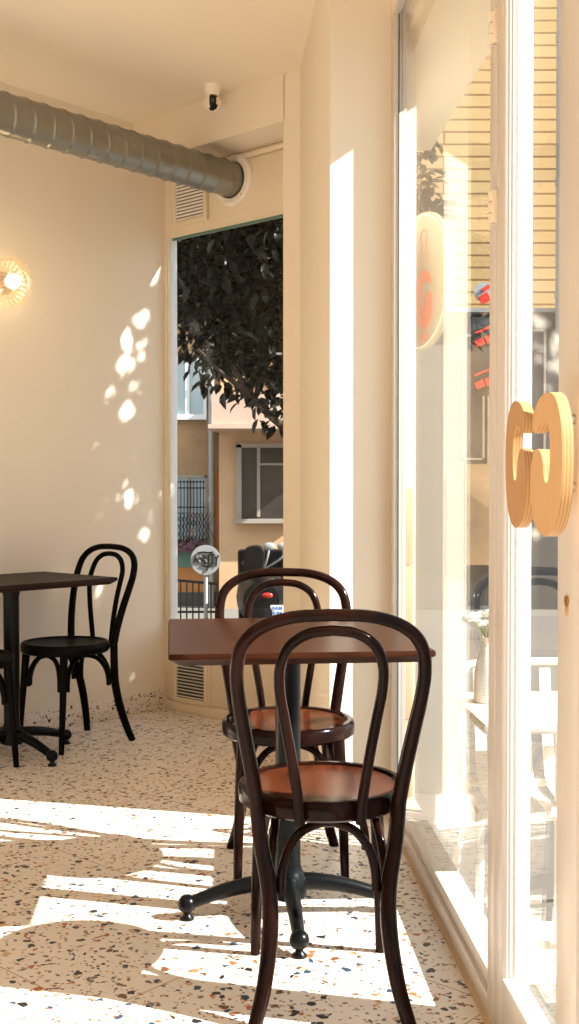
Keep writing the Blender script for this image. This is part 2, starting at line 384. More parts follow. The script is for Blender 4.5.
# ------------------------------------------------------------------ wooden G shaped pulls
G_OUT = [(.5,1.0),(.26,.965),(.09,.87),(.06,.79),(.13,.735),(.23,.745),(.33,.79),(.47,.80),(.585,.755),(.625,.66),(.63,.52),(.60,.42),(.54,.372),
         (.47,.385),(.43,.45),(.40,.535),(.31,.60),(.19,.615),(.07,.565),(.0,.43),(.02,.24),(.13,.09),(.33,.01),(.55,.0),(.78,.07),(.94,.24),(1.0,.5),(.965,.76),(.82,.93),(.66,.99)]
def g_outline(mirror): 
    pts = catmull([(a, b, 0) for a, b in G_OUT], 4, True)
    return [((1-p.x) if mirror else p.x, p.y) for p in pts]
def g_plate(bm, mirror, o0, o1, vnear, vfar, zc, h):
    # first coordinate 0 = far end (photo left), 1 = near end
    pts = g_outline(mirror)
    def P(a, b, o): return (o, vfar+(vnear-vfar)*a, zc-h/2+h*b)
    m = bmesh.new()
    f = [m.verts.new(P(a, b, o0)) for a, b in pts]; k = [m.verts.new(P(a, b, o1)) for a, b in pts]
    m.faces.new(f); m.faces.new(list(reversed(k)))
    n = len(pts)
    for i in range(n): m.faces.new((f[i], k[i], k[(i+1) % n], f[(i+1) % n]))
    bmesh.ops.recalc_face_normals(m, faces=m.faces)
    merge(bm, m)
for mir, o0, vn, vf, zc, pv, lab in ((False, .497, 1.664, 1.842, 1.190, 1.812, 'pale plywood G shaped door pull nearest the lock, in front'),
                                 (True, .509, 1.915, 2.060, 1.196, 1.925, 'pale plywood G shaped door pull behind, turned the opposite way')):
    t = thing('door_pull', lab, 'door handle', (0, 0, 0), SF, 'plywood door pulls')
    bm = bmesh.new(); g_plate(bm, mir, o0, o0+.018, vn, vf, zc, .224); obj('grip', bm, M['ply'], t)
    for dz in (.075, -.035):
        bm = bmesh.new(); cyl(bm, (o0+.017, pv, zc+dz), (.5618 if not mir else .5845, pv, zc+dz), .008, 16); obj('standoff', bm, M['steel'], t)

# ------------------------------------------------------------------ air vents
def vent(label, z0, z1, slats, a0=.098, a1=.305):
    t = thing('air_vent', label, 'vent', (P0[0], P0[1], 0), TH, 'louvred air vents')
    bm = bmesh.new(); o = .022
    for x0, x1, y0, y1 in ((a0-o, a0, z0-o, z1+o), (a1, a1+o, z0-o, z1+o), (a0, a1, z0-o, z0), (a0, a1, z1, z1+o)): box(bm, x0, x1, -.022, -.001, y0, y1, .003)
    obj('frame', bm, M['panel'], t)
    bm = bmesh.new(); box(bm, a0, a1, -.0095, -.0085, z0, z1); obj('backing', bm, M['darkshop'], t)
    bm = bmesh.new(); n = slats; p = (z1-z0)/n
    for k in range(n):
        m = bmesh.new(); box(m, a0, a1, -.006, .006, -.0012, .0012)
        merge(bm, m, Matrix.Translation((0, -.0155, z0+(k+.5)*p)) @ Matrix.Rotation(R(-38), 4, 'X'))
    obj('slats', bm, M['white'], t)
vent('louvred white vent high on the wall beneath the metal duct', 2.53, 2.735, 12)
vent('louvred cream vent low on the wall by the floor, below the window', .075, .262, 11)

# ------------------------------------------------------------------ spiral duct
AD, ZD = .520, 2.668
dz = thing('ventilation_duct', 'round galvanised spiral duct running under the ceiling', 'duct', (LW(AD, 0)[0], LW(AD, 0)[1], ZD), TH)
bm = bmesh.new(); NS, Ltot, rd, pitch, seg = 1000, 4.6, .084, .095, 40
rings = []
def rad(y, a):
    ph = ((y/pitch + a/(2*PI)) % 1.0); d = min(ph, 1-ph)*pitch
    return rd + .005*math.exp(-(d/.0045)**2)
for i in range(NS+1):
    y = -Ltot*i/NS
    rings.append([bm.verts.new((rad(y, 2*PI*k/seg)*math.cos(2*PI*k/seg), y, rad(y, 2*PI*k/seg)*math.sin(2*PI*k/seg))) for k in range(seg)])
for a, b in zip(rings, rings[1:]):
    for k in range(seg): bm.faces.new((a[k], a[(k+1) % seg], b[(k+1) % seg], b[k]))
obj('pipe', bm, M['duct'], dz, sharp=80)
bm = bmesh.new(); lathe(bm, [(.086, 0), (.086, .030), (.092, .037), (.114, .036), (.124, .026), (.126, 0)], 48, Matrix.Rotation(R(90), 4, 'X') )
obj('collar', bm, M['ring'], dz)
for a in (70, 190, 310):
    bm = bmesh.new(); cyl(bm, (.108*math.cos(R(a)), -.035, .108*math.sin(R(a))), (.108*math.cos(R(a)), -.039, .108*math.sin(R(a))), .004, 10); obj('screw', bm, M['steel'], dz)

# ------------------------------------------------------------------ ceiling security camera
t = thing('security_camera', 'small white dome security camera under the ceiling', 'camera', (-.355, 5.23, 3.01), 0)
bm = bmesh.new(); lathe(bm, [(0, 0), (.040, 0), (.041, -.008), (.036, -.038), (.026, -.052), (0, -.052)], 32); obj('mount', bm, M['ring'], t)
bm = bmesh.new(); bmesh.ops.create_uvsphere(bm, u_segments=32, v_segments=20, radius=.041); bmesh.ops.translate(bm, verts=bm.verts, vec=(0, 0, -.080)); obj('body', bm, M['ring'], t)
bm = bmesh.new(); m = bmesh.new(); bmesh.ops.create_uvsphere(m, u_segments=24, v_segments=16, radius=.0425)
bmesh.ops.delete(m, geom=[v for v in m.verts if not (v.co.y < -.012 and abs(v.co.x-.006) < .0225)], context='VERTS')
merge(bm, m, Matrix.Translation((0, 0, -.082))); obj('lens_window', bm, M['blackp'], t)
bm = bmesh.new(); cyl(bm, (.004, -.040, -.082), (.004, -.046, -.083), .009, 20); obj('lens', bm, M['darkglass'], t)

# ------------------------------------------------------------------ wall lamp
lx, ly = LW(0, -.995)
t = thing('wall_lamp', 'lit wall lamp with ribbed clear glass shade', 'lamp', (lx, ly, 2.095), TH)
rot = Matrix.Rotation(R(90), 4, 'Y')
bm = bmesh.new(); lathe(bm, [(0, 0), (.05, 0), (.05, .012), (.03, .02), (.024, .05), (0, .05)], 32, rot); obj('wall_plate', bm, M['brass'], t)
bm = bmesh.new(); bmesh.ops.create_uvsphere(bm, u_segments=24, v_segments=16, radius=.034); bmesh.ops.translate(bm, verts=bm.verts, vec=(.082, 0, 0)); obj('bulb', bm, M['bulb'], t)
m_ = pane_mat('ribbed_glass', 0.14, (1, .95, .86, 1))
n_ = m_.node_tree.nodes; l_ = m_.node_tree.links; o_n = n_['Material Output']; old = o_n.inputs['Surface'].links[0].from_socket
tl = n_.new('ShaderNodeBsdfTranslucent'); tl.inputs['Color'].default_value = (1, .9, .72, 1); mx_ = n_.new('ShaderNodeMixShader'); mx_.inputs[0].default_value = .17
l_.new(old, mx_.inputs[1]); l_.new(tl.outputs[0], mx_.inputs[2]); l_.new(mx_.outputs[0], o_n.inputs['Surface'])
bm = bmesh.new(); prof = [(.03, .022)]
for k in range(13):
    a = R(-80+k*13); prof.append((.052+.058*math.cos(a), .07+.05*math.sin(a)))
prof.append((.054, .122))
lathe(bm, prof, 96, rot, rib=lambda k: 1+.035*math.cos(k*2*PI/4)); obj('shade', bm, m_, t)
bm = bmesh.new(); ring = [(.122, .056*math.cos(2*PI*k/40), .056*math.sin(2*PI*k/40)) for k in range(40)]; tube(bm, ring, .0045, 8, closed=True); obj('rim', bm, m_, t)
ld = bpy.data.lights.new('lamp_bulb_light', 'POINT'); ld.energy = 1; ld.color = (1, .74, .42); ld.shadow_soft_size = .035
lo = bpy.data.objects.new('lamp_bulb_light', ld); C.objects.link(lo); lo.parent = t; lo.location = (.16, 0, 0)

# ------------------------------------------------------------------ bentwood chair (faces local +y)
def half(s, pts): return [(s*x, y, z) for x, y, z in pts]
LOWER = [(.158, -.150, .456), (.149, -.158, .37), (.132, -.178, .27), (.131, -.200, .18), (.145, -.226, .08), (.167, -.250, .0)]
UPPER = [(.158, -.150, .456), (.170, -.160, .53), (.186, -.180, .62), (.199, -.204, .70), (.203, -.226, .765), (.190, -.243, .822), (.150, -.254, .860), (.085, -.259, .881), (.0, -.261, .886)]
def make_chair(label, wood_m, seat_m):
    t = thing('bentwood_chair', label, 'chair', (0, 0, 0), 0, 'bentwood chairs')
    # seat: dished panel inside a thick bent rim, slightly wider at the front
    def sr(a, r):
        x, y = math.cos(a), math.sin(a)
        return (x*r*(1.0+.03*y), y*r*1.0)
    bm = bmesh.new(); rings = []; NS = 56
    for r, z in ((.174, .462), (.160, .4595), (.12, .456), (.06, .4535), (.0, .453)):
        rings.append([bm.verts.new((*sr(2*PI*k/NS, r), z)) for k in range(NS)] if r else [bm.verts.new((0, 0, z))])
    low = [bm.verts.new((*sr(2*PI*k/NS, .174), .440)) for k in range(NS)]
    for a, b in zip(rings, rings[1:]):
        for k in range(NS):
            if len(b) == 1: bm.faces.new((a[k], a[(k+1) % NS], b[0]))
            else: bm.faces.new((a[k], a[(k+1) % NS], b[(k+1) % NS], b[k]))
    for k in range(NS): bm.faces.new((low[k], low[(k+1) % NS], rings[0][(k+1) % NS], rings[0][k]))
    bm.faces.new(list(reversed(low)))
    obj('seat', bm, seat_m, t)
    bm = bmesh.new(); sec = [(.172, .462), (.178, .468), (.190, .468), (.197, .461), (.199, .448), (.197, .428), (.190, .422), (.172, .424)]
    rr = [[bm.verts.new((*sr(2*PI*k/NS, r), z)) for k in range(NS)] for r, z in sec]
    for i in range(len(rr)):
        a, b = rr[i], rr[(i+1) % len(rr)]
        for k in range(NS): bm.faces.new((a[k], a[(k+1) % NS], b[(k+1) % NS], b[k]))
    obj('seat_rim', bm, wood_m, t)
    # outer bow
    left = catmull(half(-1, UPPER), 6); right = catmull(half(1, UPPER), 6)
    path = left + list(reversed(right))[1:]
    n = len(path); rad_ = [.0172-.0035*min(1, 2.2*(min(i, n-1-i)/n)) for i in range(n)]
    bm = bmesh.new(); tube(bm, path, rad_, 14); obj('back_bow', bm, wood_m, t)
    # inner loop
    IN = [(.066, -.207, .424), (.070, -.207, .475), (.083, -.208, .56), (.099, -.214, .65), (.111, -.224, .72), (.110, -.240, .775), (.090, -.250, .82), (.050, -.256, .846), (0, -.258, .853)]
    l_ = catmull(half(-1, IN), 6); r_ = catmull(half(1, IN), 6)
    bm = bmesh.new(); tube(bm, l_+list(reversed(r_))[1:], .0118, 12); obj('back_loop', bm, wood_m, t)
    for s in (-1, 1):
        p = catmull(half(s, LOWER), 6); n = len(p)
        bm = bmesh.new(); tube(bm, p, [.0172+.0012*math.sin(PI*i/(n-1))-.004*max(0, i/(n-1)-.6) for i in range(n)], 14); obj('leg', bm, wood_m, t)
        F = [(.138*s, .112, .440), (.146*s, .122, .30), (.152*s, .132, .15), (.156*s, .142, 0)]
        p = catmull(F, 6); n = len(p)
        bm = bmesh.new(); tube(bm, p, [.0185-.0065*i/(n-1) for i in range(n)], 14); obj('leg', bm, wood_m, t)
    # bent arches under the seat
    def leg_at(x_s, front, z):
        if front: return Vector((x_s*(.138+.018*(0.44-z)/.44), .112+.030*(.44-z)/.44, z))
        return Vector((x_s*(.132 if z < .32 else .148), -.172 if z < .32 else -.158, z))
    corners = [(-1, False), (1, False), (1, True), (-1, True)]
    for i in range(4):
        a, b = corners[i], corners[(i+1) % 4]
        A0, B0 = leg_at(*a, .27), leg_at(*b, .27)
        d = (B0-A0); d.z = 0; L = d.length; d.normalize()
        mid = (A0+B0)/2
        inw = Vector((-mid.x, -mid.y, 0)); 
        if inw.length > 0: inw.normalize()
        pts = []
        for f, z, k in ((.10, .265, .004), (.11, .31, .006), (.16, .355, .012), (.27, .392, .02), (.42, .409, .024), (.5, .411, .025), (.58, .409, .024), (.73, .392, .02), (.84, .355, .012), (.89, .31, .006), (.90, .265, .004)):
            q = A0+d*(L*f)+inw*k; pts.append((q.x, q.y, z))
        bm = bmesh.new(); tube(bm, catmull(pts, 4), .0105, 10); obj('brace', bm, wood_m, t)
    return t
ch1 = make_chair('dark brown bentwood chair nearest the camera, its back turned', M['brown_wood'], M['seat_wood'])
ch1.location = (.078, 2.645, 0); ch1.rotation_euler.z = R(3)
copy_thing(ch1, (-.004, 3.375, 0), R(184), 'dark brown bentwood chair at the far side of the near table, facing the camera')
bl = {M['brown_wood'].name: M['black_wood'], M['seat_wood'].name: M['black_wood']}
copy_thing(ch1, (-1.012, 5.095, 0), R(138), 'black bentwood chair by the left wall, back towards the tall window', bl)
copy_thing(ch1, (-1.345, 4.67, 0), R(-42), 'black bentwood chair cut off by the photo edge at the left table', bl)

# ------------------------------------------------------------------ pedestal tables
def make_table(label, wx, wy, top_m, loc, rz, arm):
    t = thing('pedestal_table', label, 'table', loc, rz, 'pedestal cafe tables')
    bm = bmesh.new(); zt, zb, th = .765, .735, .014
    def ring(ix, iy, z): return [bm.verts.new((sx*(wx/2-ix), sy*(wy/2-iy), z)) for sx, sy in ((-1,-1),(1,-1),(1,1),(-1,1))]
    q = [ring(.004, .004, zt), ring(0, 0, zt-.004), ring(0, 0, zt-th), ring(.022, .022, zb)]
    bm.faces.new(q[0]); bm.faces.new(list(reversed(q[3])))
    for a, b in zip(q, q[1:]):
        for k in range(4): bm.faces.new((a[k], b[k], b[(k+1) % 4], a[(k+1) % 4]))
    vert = [e for e in bm.edges if abs(e.verts[0].co.z-e.verts[1].co.z) > .005]
    bmesh.ops.bevel(bm, geom=vert, offset=.012, segments=3, profile=.5, affect='EDGES')
    obj('tabletop', bm, top_m, t, sharp=25)
    bm = bmesh.new(); lathe(bm, [(0, .735), (.10, .735), (.10, .725), (.04, .713), (.034, .69), (.034, .14), (.040, .12), (.050, .105), (.050, .055), (.03, .045), (0, .045)], 32); obj('column', bm, M['iron'], t)
    for k in range(4):
        a = k*PI/2; L = arm
        m = bmesh.new(); sec = []
        for f in [i/12 for i in range(13)]:
            zc = .092-.050*f**1.4 + .006*math.sin(PI*f); hw = .024-.008*f; hh = .024-.006*f
            x = .03+(L-.03)*f
            sec.append([m.verts.new((x, hw*math.cos(2*PI*j/12), zc+hh*math.sin(2*PI*j/12))) for j in range(12)])
        for s0, s1 in zip(sec, sec[1:]):
            for j in range(12): m.faces.new((s0[j], s0[(j+1) % 12], s1[(j+1) % 12], s1[j]))
        m.faces.new(list(reversed(sec[0]))); m.faces.new(sec[-1])
        lathe(m, [(0, .066), (.012, .064), (.022, .054), (.0255, .041), (.022, .028), (.012, .020), (0, .020)], 20, Matrix.Translation((L+.004, 0, 0)))
        bmesh.ops.recalc_face_normals(m, faces=m.faces)
        bm = bmesh.new(); merge(bm, m, Matrix.Rotation(a, 4, 'Z')); arm_o = obj('base_arm', bm, M['iron'], t)
        bm = bmesh.new(); lathe(bm, [(0, .022), (.009, .022), (.011, .012), (.019, .005), (.019, 0), (0, 0)], 20, Matrix.Rotation(a, 4, 'Z') @ Matrix.Translation((L+.004, 0, 0))); obj('foot_pad', bm, M['blackp'], arm_o)
    return t
make_table('dark walnut square pedestal table between the two brown chairs', .64, .74, M['top_wood'], (-.004, 3.035, 0), R(6), .268)
make_table('dark pedestal table standing against the left wall', .55, .74, M['top_dark'], (-1.205, 4.885, 0), TH, .285)

# ------------------------------------------------------------------ outside
G0 = -.18
bm = bmesh.new(); box(bm, -30, 40, -25, 45, G0-.2, G0); struct('ground', bm, M['pave'])
bm = bmesh.new(); box(bm, .64, .905, -4, 5.05, 2.668, 2.74, .004); box(bm, .62, .66, -4, 5.05, 2.735, 3.4); struct('canopy', bm, M['canopy'], (0, 0, 0), SF)

# white outdoor table, vase, chair
wx_, wy_ = SW(.965, 3.165)
t = thing('outdoor_table', 'white square table outside against the glass', 'table', (wx_, wy_, G0), SF)
bm = bmesh.new(); box(bm, -.295, .295, -.235, .235, .685, .715, .006); obj('tabletop', bm, M['white'], t)
bm = bmesh.new(); box(bm, -.03, .03, -.03, .03, .02, .685, .004); obj('column', bm, M['white'], t)
bm = bmesh.new(); box(bm, -.2, .2, -.2, .2, 0, .02, .006); obj('base', bm, M['white'], t)
t = thing('vase', 'slim white ribbed vase on the outdoor table', 'vase', (.572, 3.27, G0+.715), 0)
bm = bmesh.new(); prof = [(0, 0), (.034, 0)]
for k in range(41):
    f = k/40; prof.append(((.038-.006*f if f < .45 else .0353-.023*((f-.45)/.55)**1.2 if f < .9 else .0145+.004*(f-.9)/.1)+.0008*math.sin(k*2.2), .002+.188*f))
prof += [(.011, .188), (.010, .15), (0, .148)]
lathe(bm, prof, 28); obj('body', bm, M['white'], t)
t = thing('flowers', 'white flowers with green stems in the slim vase', 'flowers', (.572, 3.27, G0+.715+.150), 0)
for k in range(11):
    a = k*2.4; rr_ = .02+.062*((k*0.37) % 1); hx, hy, hz = rr_*math.cos(a), rr_*math.sin(a), .075+.04*((k*.61) % 1)
    bm = bmesh.new(); tube(bm, catmull([(0, 0, 0), (hx*.2, hy*.2, .045), (hx, hy, hz)], 4), .0015, 6); st = obj('stem', bm, M['stem'], t)
    bm = bmesh.new()
    for j in range(9):
        b = j*2.4; m = bmesh.new(); bmesh.ops.create_icosphere(m, subdivisions=1, radius=.008)
        merge(bm, m, Matrix.Translation((hx+.011*math.cos(b)*(j/9)**.5*1.4, hy+.011*math.sin(b)*(j/9)**.5*1.4, hz+.004*math.cos(j*3.1))) @ Matrix.Diagonal((1, 1, .6, 1)))
    obj('blossom', bm, M['petal'], st)
cx_, cy_ = .775, 3.42
t = thing('outdoor_chair', 'white slatted metal chair outside behind the white table', 'chair', (cx_, cy_, G0), R(180))
# local +y = towards the camera side after the half turn
for k in range(6):
    x = -.175+k*.07
    bm = bmesh.new(); pts = catmull([(x, -.16, .765), (x, -.13, .62), (x, -.085, .47), (x, -.045, .425), (x, .05, .415), (x, .22, .43), (x, .28, .415)], 5)
    P = pts; r0 = None
    prev = None
    for i, q in enumerate(P):
        tv = (P[min(i+1, len(P)-1)]-P[max(i-1, 0)]).normalized(); nn = tv.cross(Vector((1, 0, 0))).normalized()
        rg = [bm.verts.new(q+Vector((dx, 0, 0))+nn*dn) for dx, dn in ((-.017, -.003), (.017, -.003), (.017, .003), (-.017, .003))]
        if prev:
            for j in range(4): bm.faces.new((prev[j], prev[(j+1) % 4], rg[(j+1) % 4], rg[j]))
        else: bm.faces.new(rg)
        prev = rg
    bm.faces.new(prev); obj('slat', bm, M['white'], t)
bm = bmesh.new()
fr = catmull([(-.235, -.085, .44), (-.24, -.14, .62), (-.225, -.172, .745), (-.17, -.18, .778), (0, -.182, .782), (.17, -.18, .778), (.225, -.172, .745), (.24, -.14, .62), (.235, -.085, .44)], 6)
tube(bm, fr, .013, 10); obj('back_frame', bm, M['white'], t)
bm = bmesh.new()
for x in (-.235, .235): cyl(bm, (x, -.09, .43), (x, .26, .415), .012, 10)
cyl(bm, (-.235, .26, .413), (.235, .26, .413), .012, 10); cyl(bm, (-.235, -.08, .42), (.235, -.08, .42), .012, 10); obj('seat_frame', bm, M['white'], t)
for x in (-1, 1):
    bm = bmesh.new(); tube(bm, catmull([(x*.235, .24, .42), (x*.24, .26, .2), (x*.25, .29, 0)], 4), .012, 10); obj('leg', bm, M['white'], t)
    bm = bmesh.new(); tube(bm, catmull([(x*.235, -.08, .43), (x*.24, -.14, .2), (x*.25, -.23, 0)], 4), .012, 10); obj('leg', bm, M['white'], t)

# round projecting sign under the canopy
sx_, sy_ = .535, 4.56
t = thing('round_sign', 'round cream projecting sign with an orange G outside the glass', 'sign', (sx_, sy_, 1.985), R(-72))
# local x = across the disc, local -y = face
rs = .275
bm = bmesh.new(); lathe(bm, [(0, -.012), (rs-.004, -.012), (rs, -.008), (rs, .008), (rs-.004, .012), (0, .012)], 64, Matrix.Rotation(R(90), 4, 'X')); obj('disc', bm, M['signcream'], t)
bm = bmesh.new(); tube(bm, [((rs-.012)*math.cos(2*PI*k/64), -.0125, (rs-.012)*math.sin(2*PI*k/64)) for k in range(64)], .003, 6, closed=True); obj('border', bm, M['white'], t)
def flat_poly(bm, pts, y0, y1):
    m = bmesh.new(); f = [m.verts.new((x, y0, z)) for x, z in pts]; b = [m.verts.new((x, y1, z)) for x, z in pts]
    m.faces.new(f); m.faces.new(list(reversed(b))); n = len(pts)
    for i in range(n): m.faces.new((f[i], b[i], b[(i+1) % n], f[(i+1) % n]))
    bmesh.ops.recalc_face_normals(m, faces=m.faces); merge(bm, m)
bm = bmesh.new(); flat_poly(bm, [(-.045+a*.165, -.195+b*.235) for a, b in g_outline(True)], -.0135, -.011); obj('letter', bm, M['orange'], t)
bm = bmesh.new(); tube(bm, catmull([(.0, -.013, .06), (-.01, -.013, .10), (.02, -.013, .14), (.01, -.013, .18), (.045, -.013, .20), (.07, -.013, .17), (.06, -.013, .13), (.085, -.013, .09), (.08, -.013, .06)], 5), .0028, 6); obj('line_drawing', bm, M['orange'], t)
bm = bmesh.new()
for x in (.0, .05): flat_poly(bm, [(x, -.245), (x+.012, -.245), (x+.018, -.228), (x+.03, -.245), (x+.04, -.245), (x+.024, -.205), (x+.008, -.205)], -.0135, -.011)
obj('small_letters', bm, M['orange'], t)
bm = bmesh.new()
cyl(bm, (-.25, 0, 0), (-.33, 0, 0), .009, 8)
obj('bracket', bm, M['steel'], t)

# ------------------------------------------------------------------ street tree
t = thing('street_tree', 'dark leafy evergreen tree outside the tall window', 'tree', (.40, 7.1, G0), 0)
O = Vector((.40, 7.1, G0))
bm = bmesh.new(); tube(bm, catmull([(0, 0, 0), (.03, .02, 1.0), (-.05, 0, 1.9), (-.1, -.1, 2.9), (.0, -.3, 4.2)], 6), [.14-.09*i/24 for i in range(25)], 12); trunk = obj('trunk', bm, M['bark'], t)
BR = [[(.42, 7.1, 1.22), (.25, 6.95, 1.36), (-.02, 6.9, 1.52), (-.22, 6.95, 1.72), (-.45, 7.05, 2.1), (-.6, 7.1, 2.6)],
      [(-.02, 6.9, 1.52), (.02, 6.95, 1.9), (-.05, 7.05, 2.5)], [(-.22, 6.95, 1.72), (-.40, 6.85, 1.85), (-.55, 6.8, 2.0)],
      [(.35, 7.08, 2.0), (.40, 6.95, 3.6), (1.1, 6.2, 4.5), (2.2, 5.2, 4.4)], [(2.2, 5.2, 4.4), (2.35, 5.0, 3.6), (2.35, 4.95, 2.6)], [(.36, 7.1, 1.7), (.2, 7.2, 2.3), (.1, 7.3, 3.2)]]
for i, b in enumerate(BR):
    p = [Vector(q)-O for q in catmull(b, 6)]; n = len(p)
    bm = bmesh.new(); tube(bm, p, [(.036 if i in (0, 3, 5) else .02)*(1-.75*k/(n-1)) for k in range(n)], 8); obj('branch', bm, M['bark'], t)
# leaf gaps cut along the sun rays, shaped to put sun spots near the corner
def wall_pt(px, z):  # point on the left wall that photo column px shows
    u = (px-289.5)/1130.0; w0 = Vector((-1.327, 5.18)); k = (u*w0.y-w0.x)/(D1.x-u*D1.y)
    q = w0+D1*k; return Vector((q.x, q.y, z))
def z_at(px, py):
    q = wall_pt(px, 0); return 1.15+(490-py)/1130*q.y
SPOTS = [(154.5, 274, .055), (141, 322, .045), (127, 341, .052), (127, 368, .052), (128, 413, .055), (111, 397, .035), (133, 388, .034), (131, 497, .045), (146, 530, .045), (141, 354, .02), (142, 396, .02), (113, 532, .02)]
GAPS = [(wall_pt(px, z_at(px, py)), r) for px, py, r in SPOTS]
def in_gap(p):
    for g, r in GAPS:
        d = p-g; d -= SUN*d.dot(SUN)
        if d.length < r*.62: return True
    return False
def leaves(blobs, count, seed, gaps=False):
    rnd = random.Random(seed); bm = bmesh.new()
    tot = sum(b[3]*b[4]*b[5] for b in blobs); made = 0
    for cx, cy, cz, rx, ry, rzz in blobs:
        for _ in range(int(count*rx*ry*rzz/tot)):
            while True:
                v = Vector((rnd.uniform(-1, 1), rnd.uniform(-1, 1), rnd.uniform(-1, 1)))
                if v.length < 1: break
            if v.length < .5 and rnd.random() < .5: v = v.normalized()*rnd.uniform(.6, 1)
            p = Vector((cx+v.x*rx, cy+v.y*ry, cz+v.z*rzz))
            L = rnd.uniform(.075, .13); W = L*rnd.uniform(.36, .48)
            rot = Matrix.Rotation(rnd.uniform(0, 2*PI), 3, 'Z') @ Matrix.Rotation(rnd.uniform(-.2, 1.25), 3, 'Y') @ Matrix.Rotation(rnd.uniform(-.9, .9), 3, 'X')
            if gaps and any(in_gap(p+rot @ Vector((L*x, W*y, 0))) for x, y in ((0, 0), (.5, 0), (1, 0), (.5, .5), (.5, -.5))): continue
            def q(x, y, z): return bm.verts.new(p-O+rot @ Vector((x, y, z)))
            a = q(0, 0, 0); b1 = q(L*.35, W/2, .10*L); b2 = q(L*.7, W*.42, .06*L); c = q(L, 0, -.10*L); d2 = q(L*.7, -W*.42, .06*L); d1v = q(L*.35, -W/2, .10*L); m1 = q(L*.35, 0, .02*L); m2 = q(L*.7, 0, 0)
            for f in ((a, m1, b1), (a, d1v, m1), (m1, m2, b2, b1), (d1v, d2, m2, m1), (m2, c, b2), (d2, c, m2)): bm.faces.new(f)
    return bm
main = [(-.30, 7.35, 3.05, .95, .75, 1.15), (.25, 7.4, 2.95, .75, .7, 1.25), (-.75, 7.7, 3.2, .6, .6, .95), (-.05, 7.1, 2.25, .55, .4, .55), (-.35, 7.25, 2.15, .35, .35, .42), (.15, 6.95, 1.85, .30, .3, .32), (-.05, 6.95, 1.72, .28, .25, .2)]
obj('foliage', leaves(main, 15000, 3), M['leaf'], t, fix=False)
side = [(2.35, 4.98, 3.45, .62, .62, 1.75)]  # unseen crown lobe, added in the sun's path to shade the tall window
obj('foliage', leaves(side, 9000, 5, gaps=True), M['leaf'], t, fix=False)

# ------------------------------------------------------------------ buildings across the street
YB = 13.0; K = YB/1130.0
def X(px): return (px-289.5)*K
def Z(py): return 1.15+(490-py)*K
b1 = thing('apartment_building', 'old tan apartment building seen through the tall window', 'building', (0, YB, G0), 0)
def part(name, mat, parent, boxes, bev=0.0, dz=-G0):
    bm = bmesh.new()
    for x0, x1, y0, y1, z0, z1 in boxes: box(bm, min(x0, x1), max(x0, x1), y0, y1, min(z0, z1)+dz, max(z0, z1)+dz, bev)
    return obj(name, bm, mat, parent)
part('wall', M['facade'], b1, [(-9, X(226), 0, 3, G0, 9)])
part('bay', M['facade_p'], b1, [(X(221), X(366), -.35, 3, G0, Z(431))])
part('wall_strip', M['facade_o'], b1, [(X(206), X(221), -.04, 0, Z(560), Z(472)), (X(170), X(206), -.03, 0, Z(600), Z(566))])
part('dark_fill', M['darkshop'], b1, [(X(150), X(221), -.06, 0, G0, Z(592))])  # added dark slab in place of unmodelled dark shapes behind the railing
part('wall_band', M['teal'], b1, [(X(165), X(206), -.05, 0, Z(567), Z(550))])
part('balcony', M['pink'], b1, [(X(217), X(366), -.9, 0, Z(431), Z(399)), (X(214), X(366), -.95, 0, Z(433), Z(429))])
part('wall_upper', M['facade_p'], b1, [(X(221), X(366), -.1, 3, Z(399), 9)])
bm = bmesh.new(); cyl(bm, (X(212), -.1, 0), (X(212), -.1, 9), .032, 12)
for z in (1.2, 2.6, 4.0): cyl(bm, (X(212), -.1, z), (X(212), -.1, z+.06), .04, 12)
obj('drainpipe', bm, M['grey'], b1)
w = part('window', M['winframe'], b1, [(X(238), X(243), -.42, -.30, Z(519), Z(446)), (X(238), X(300), -.42, -.30, Z(449), Z(445)), (X(258), X(261), -.41, -.32, Z(516), Z(449)), (X(260), X(300), -.40, -.33, Z(466), Z(464)), (X(236), X(300), -.50, -.30, Z(522), Z(518))])
part('pane', M['darkglass'], w, [(X(243), X(300), -.365, -.35, Z(518), Z(449))])
w = part('window', M['blue_white'], b1, [(X(168), X(207), -.08, .0, Z(420), Z(415)), (X(204), X(207), -.07, 0, Z(415), Z(358)), (X(186), X(190), -.06, 0, Z(415), Z(358)), (X(168), X(207), -.07, 0, Z(361), Z(357))])
part('pane', M['paleglass'], w, [(X(165), X(204), -.03, -.01, Z(415), Z(360))])
w = part('window', M['winframe'], b1, [(X(160), X(207), -.05, 0, Z(478), Z(475)), (X(205), X(208), -.05, 0, Z(548), Z(475)), (X(188), X(191), -.05, 0, Z(545), Z(478))])
part('pane', M['paleglass'], w, [(X(160), X(205), -.03, -.01, Z(546), Z(478))])
bm = bmesh.new()
for k in range(14):
    x = X(163+k*3.2)
    tube(bm, catmull([(x, -.16, Z(480)-G0), (x, -.16, Z(510)-G0), (x, -.26, Z(535)-G0), (x, -.17, Z(547)-G0)], 4), .006, 6)
for y in (482, 488, 507, 546): cyl(bm, (X(162), -.16, Z(y)-G0), (X(206), -.16, Z(y)-G0), .007, 6)
for k in range(12):
    x = X(163+k*3.6); cyl(bm, (x, -.23, Z(512)-G0), (x+.16, -.24, Z(540)-G0), .004, 5); cyl(bm, (x+.16, -.23, Z(512)-G0), (x, -.24, Z(540)-G0), .004, 5)
obj('grille', bm, M['blackp'], w)
bm = bmesh.new(); rnd = random.Random(4)
box(bm, X(166), X(206), -.28, -.06, Z(551)-G0, Z(546)-G0, .01)
for k in range(60):
    m = bmesh.new(); bmesh.ops.create_icosphere(m, subdivisions=1, radius=rnd.uniform(.025, .05)); merge(bm, m, Matrix.Translation((rnd.uniform(X(167), X(206)), -.18+rnd.uniform(-.1, .1), Z(545)-G0+rnd.uniform(-.02, .05))))
